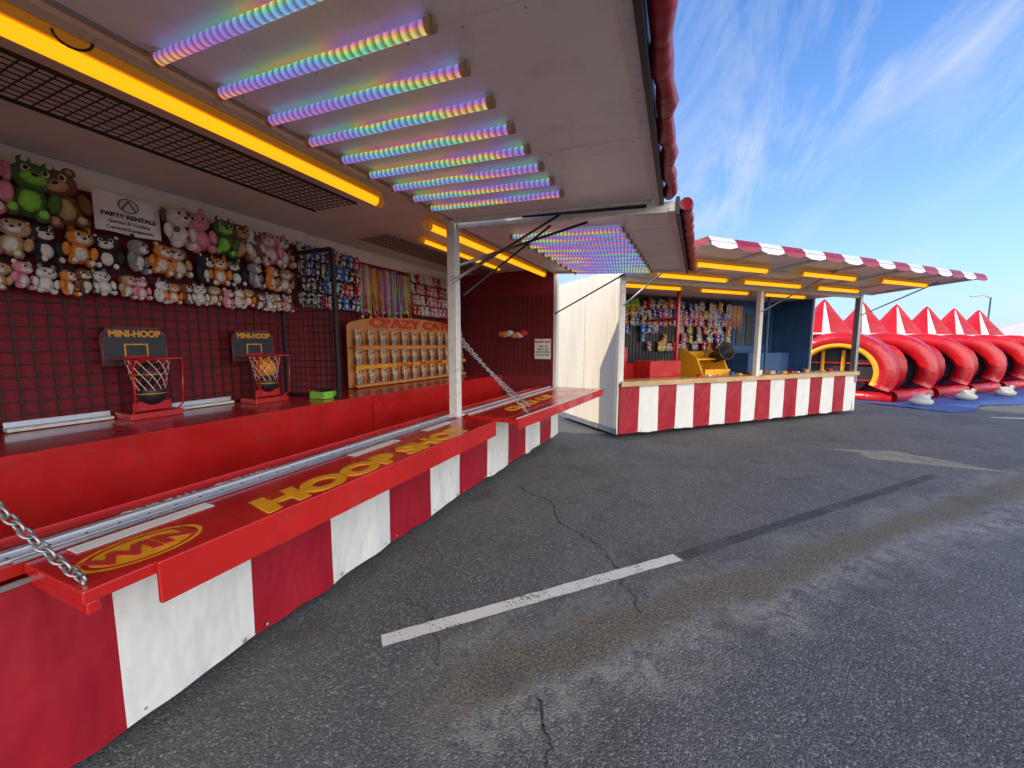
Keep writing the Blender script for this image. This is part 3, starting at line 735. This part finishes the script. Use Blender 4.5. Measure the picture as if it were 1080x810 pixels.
mb=MB(); mb.box(-2.05,-1.55,5.25,6.85,.8,1.45,'bluewall'); mb.box(-2.09,-2.075,5.3,6.85,1.5,2.7,'bluewall')
for i in range(4): mb.box(-2.07,-2.05,5.4+.36*i,5.66+.36*i,1.65,2.5,'darkmetal')
mb.box(-1.1,-1.06,5.2,5.26,.8,2.86,'bluewall')
mb.build('blue_game_cabinet',P3,.01)
mb=MB()
for r in range(6):
    for i in range(30):
        y=.2+i*.165; 
        if r==0 and i<12: k=('lime','yellow','green','frog')
        else: k=random.choice([('pink','white','pink','bear'),('white','white','grey','cat'),('blue','white','blue','bear'),('orange','white','orange','cat'),('white','black','black','cat'),('yellow','white','orange','bear'),('purple','white','pink','bear'),('red','white','red','bear'),('white','pink','white','flop')])
        if 1.35<y<1.65 or random.random()<.16 or (r>2 and random.random()<.3): continue
        s_=random.uniform(.20,.29)
        plush(mb,(-2.0,y+random.uniform(-.02,.02),2.52-r*.20+random.uniform(-.02,.02)),s_,k)
o=mb.build('plush_toy_wall'); o.matrix_world=M3
mb=MB()
for i in range(24):
    y=4.9+.025*i; k=FUR[['white','pink','yellow','red','white','orange'][i%6]]; mb.tube([(-1.98,y-.01,2.7),(-1.97,y,2.0+.15*random.random()),(-1.98,y+.012,2.7)],.009,k,5)
o=mb.build('hanging_lanyards'); o.matrix_world=M3
mb=MB()
for x in (-.05,-1.1,-2.15): mb.box(x-.02,x+.02,-.046,-.041,.21,2.85,'whitemetal')
mb.box(-2.15,.02,-.05,-.042,.10,.20,'greymetal'); mb.build('end_wall_trim',P3,.002)

# ================================================================== INFLATABLES
u=Vector((.70,.714,0)); nrm=Vector((.714,-.70,0)); base=Vector((4.55,15.0,0))
ax=Vector((.44,.898,0)).normalized(); an=Vector((ax.y,-ax.x,0))
def arch_pts(c,hw,h,n=28):
    pts=[]
    for i in range(n+1):
        t=math.pi*(1.14-1.28*i/n)
        pts.append(c+an*(hw*math.cos(t))+Vector((0,0,h*.46+h*.54*math.sin(t))))
    return pts
for k in range(7):
    P=empty('inflatable_tunnel')
    c=base+u*(2.35*k)
    mb=MB()
    ctr=c+Vector((0,0,.9))
    for j in range(4):
        cc=c+ax*(.34*j); rr=.25
        pts=arch_pts(cc,1.06,1.80)
        mb.tube(pts,rr,'infred',14)
        cj=ctr+ax*.34*j
        if j==0 and k==0:
            mb.tube([p-ax*.17+(ctr-p).normalized()*.15 for p in pts],.08,'infyellow',8)
        if j in (1,3):
            mb.tube([p-ax*.15-(cj-p).normalized()*.19 for p in pts],.018,'infwhite',6)
    mb.build('arch_rings',P)
    mb=MB(); vs=[ctr+ax*.14]+[p+ax*.14 for p in arch_pts(c,.98,1.72)]
    mb.add(vs,[(0,i,i+1) for i in range(1,len(vs)-1)],'net' )
    if k==0:
        for q in (-.4,.1): mb.rod(c+ax*.05+an*q,c+ax*.05+an*q+Vector((0,0,1.5)),.05,'infyellow',8)
    for q in (.6,1.1): mb.rod(c+ax*.08-an*.85+Vector((0,0,q)),c+ax*.08+an*.85+Vector((0,0,q)),.025,'infred',8)
    mb.build('mesh_window',P)
    mb=MB(); mb.tube([c-an*1.05+ax*.1+Vector((0,0,.12)),c+an*1.25+ax*.1+Vector((0,0,.12))],.16,'infred',12)
    mb.tube([c+an*1.2+ax*.1+Vector((0,0,.16)),c+u*2.3+an*1.1+Vector((0,0,.16))],.18,'infred',12)
    mb.tube([c+ax*1.0+Vector((0,0,.90)),c+u*2.25+Vector((0,0,.90))],.82,'infred',18)
    mb.build('base_and_link_tubes',P)
for k in range(7):
    P=empty('inflatable_turret'); c=base+u*(2.5*k+.3)-nrm*2.1
    mb=MB(); n=12
    mb.tube([c+Vector((0,0,.0)),c+Vector((0,0,2.05))],.55,'bluevinyl' if k==0 else 'infred',16)
    mb.build('column',P)
    mb=MB(); prof=[(1.96,.90),(2.04,.92),(2.10,.90),(2.45,.66),(2.85,.38),(3.25,.12),(3.38,.0)]
    vs=[];ng=24
    for z,r in prof:
        for i in range(ng):
            rr=r*(1+.06*math.cos(i*math.pi*2/3)); t=2*math.pi*i/ng; vs.append(c+Vector((rr*math.cos(t),rr*math.sin(t),z)))
    for j in range(len(prof)-1):
        for i in range(ng):
            mb.add([vs[j*ng+i],vs[j*ng+(i+1)%ng],vs[(j+1)*ng+(i+1)%ng],vs[(j+1)*ng+i]],[(0,1,2,3)],'infwhite' if (j==1 or (i==17 and j<5)) else 'infred',True)
    mb.build('cone_roof',P)
P=empty('inflatable_pillar')
mb=MB(); c=base-nrm*1.1-u*.9
for q in range(4): mb.tube([c+Vector((0,0,.4*q+.02)),c+Vector((0,0,.4*q+.40))],[.3,.3],'bluevinyl',14); mb.tube([c+Vector((0,0,.40+.4*q)),c+Vector((0,0,.43+.4*q))],.31,'infwhite',14)
mb.ell(c+Vector((0,0,1.65)),(.32,.32,.2),'bluevinyl'); mb.build('stacked_segments',P)
mb=MB(); vs=[];nx,ny=40,14
for i in range(nx+1):
    for j in range(ny+1):
        p=base+u*(-.3+17*i/nx)+nrm*(-.6+3.2*j/ny+.15*math.sin(i*.9))
        vs.append((p.x,p.y,.012+.018*abs(math.sin(i*1.3+j)*math.cos(j*1.7-i*.4))))
mb.add(vs,[(i*(ny+1)+j,i*(ny+1)+j+1,(i+1)*(ny+1)+j+1,(i+1)*(ny+1)+j) for i in range(nx) for j in range(ny)],'tarp',True); mb.build('blue_ground_tarp')
for k,(a,b_) in enumerate(((.55,1.75),(3.1,1.75),(5.6,1.8))):
    c=base+u*a+nrm*b_; mb=MB()
    mb.ell(c+Vector((0,0,.12)),(.26,.20,.12),'sack',None,14,8); mb.ell(c+Vector((.06,.1,.22)),(.18,.15,.09),'sack',None,12,8)
    mb.tube([c+Vector((.16,.1,.24)),c+Vector((.24,.12,.32))],[.04,.07],'sack',8); mb.build('sandbag')

# ================================================================== BACKGROUND
mb=MB(); rnd=random.Random(3)
fur('leafa',(.06,.09,.03)); fur('leafb',(.09,.12,.05))
def clump(c,r,n):
    for i in range(n):
        d=Vector((rnd.gauss(0,1),rnd.gauss(0,1),rnd.gauss(0,.8))).normalized()*r*rnd.uniform(.5,1)
        p=Vector(c)+d; a=Vector((rnd.uniform(-1,1),rnd.uniform(-1,1),rnd.uniform(-1,1))).normalized()*r*.28; b=a.cross(Vector((rnd.uniform(-1,1),rnd.uniform(-1,1),rnd.uniform(-1,1)))).normalized()*r*.24
        mb.add([p-a,p-b,p+a,p+b],[(0,1,2,3)],FUR['leafa'] if rnd.random()<.5 else FUR['leafb'])
for i in range(100):
    a=R(-30+i*1.3); d=rnd.uniform(125,150); x,y=d*math.sin(a),d*math.cos(a); h=rnd.uniform(3.5,6.5)
    mb.tube([(x,y,0),(x,y,h*.6)],[.25,.1],FUR['brown'],5)
    for q in range(5): clump((x+rnd.uniform(-2,2),y+rnd.uniform(-2,2),h*rnd.uniform(.35,.85)),rnd.uniform(1.4,2.2),28)
mb.build('distant_tree_line')
Pt=empty('white_canopy_tent',Matrix.Translation((20.9,35.4,0)))
mb=MB()
for x in (-2.5,2.5):
    for y in (-2.5,2.5): mb.rod((x,y,0),(x,y,2.2),.04,'whitemetal')
mb.build('poles',Pt)
mb=MB(); vs=[(-2.6,-2.6,2.1),(2.6,-2.6,2.1),(2.6,2.6,2.1),(-2.6,2.6,2.1),(0,0,3.3)]
vs+=[(v_[0],v_[1],1.8) for v_ in vs[:4]]
mb.add(vs,[(0,1,4),(1,2,4),(2,3,4),(3,0,4),(0,5,6,1),(1,6,7,2),(2,7,8,3),(3,8,5,0)],'infwhite'); mb.build('canopy',Pt)
Pl=empty('street_lamp',Matrix.Translation((28.6,55.4,0)))
mb=MB(); mb.tube([(0,0,0),(0,0,6.3)],[.10,.06],'greymetal',10); mb.tube([(0,0,6.2),(-.5,0,6.5),(-1.0,0,6.5)],.04,'greymetal',8); mb.build('pole',Pl)
mb=MB(); mb.box(-1.5,-.9,-.12,.12,6.42,6.52,'greymetal'); mb.build('lamp_head',Pl,.02)
print('DONE')
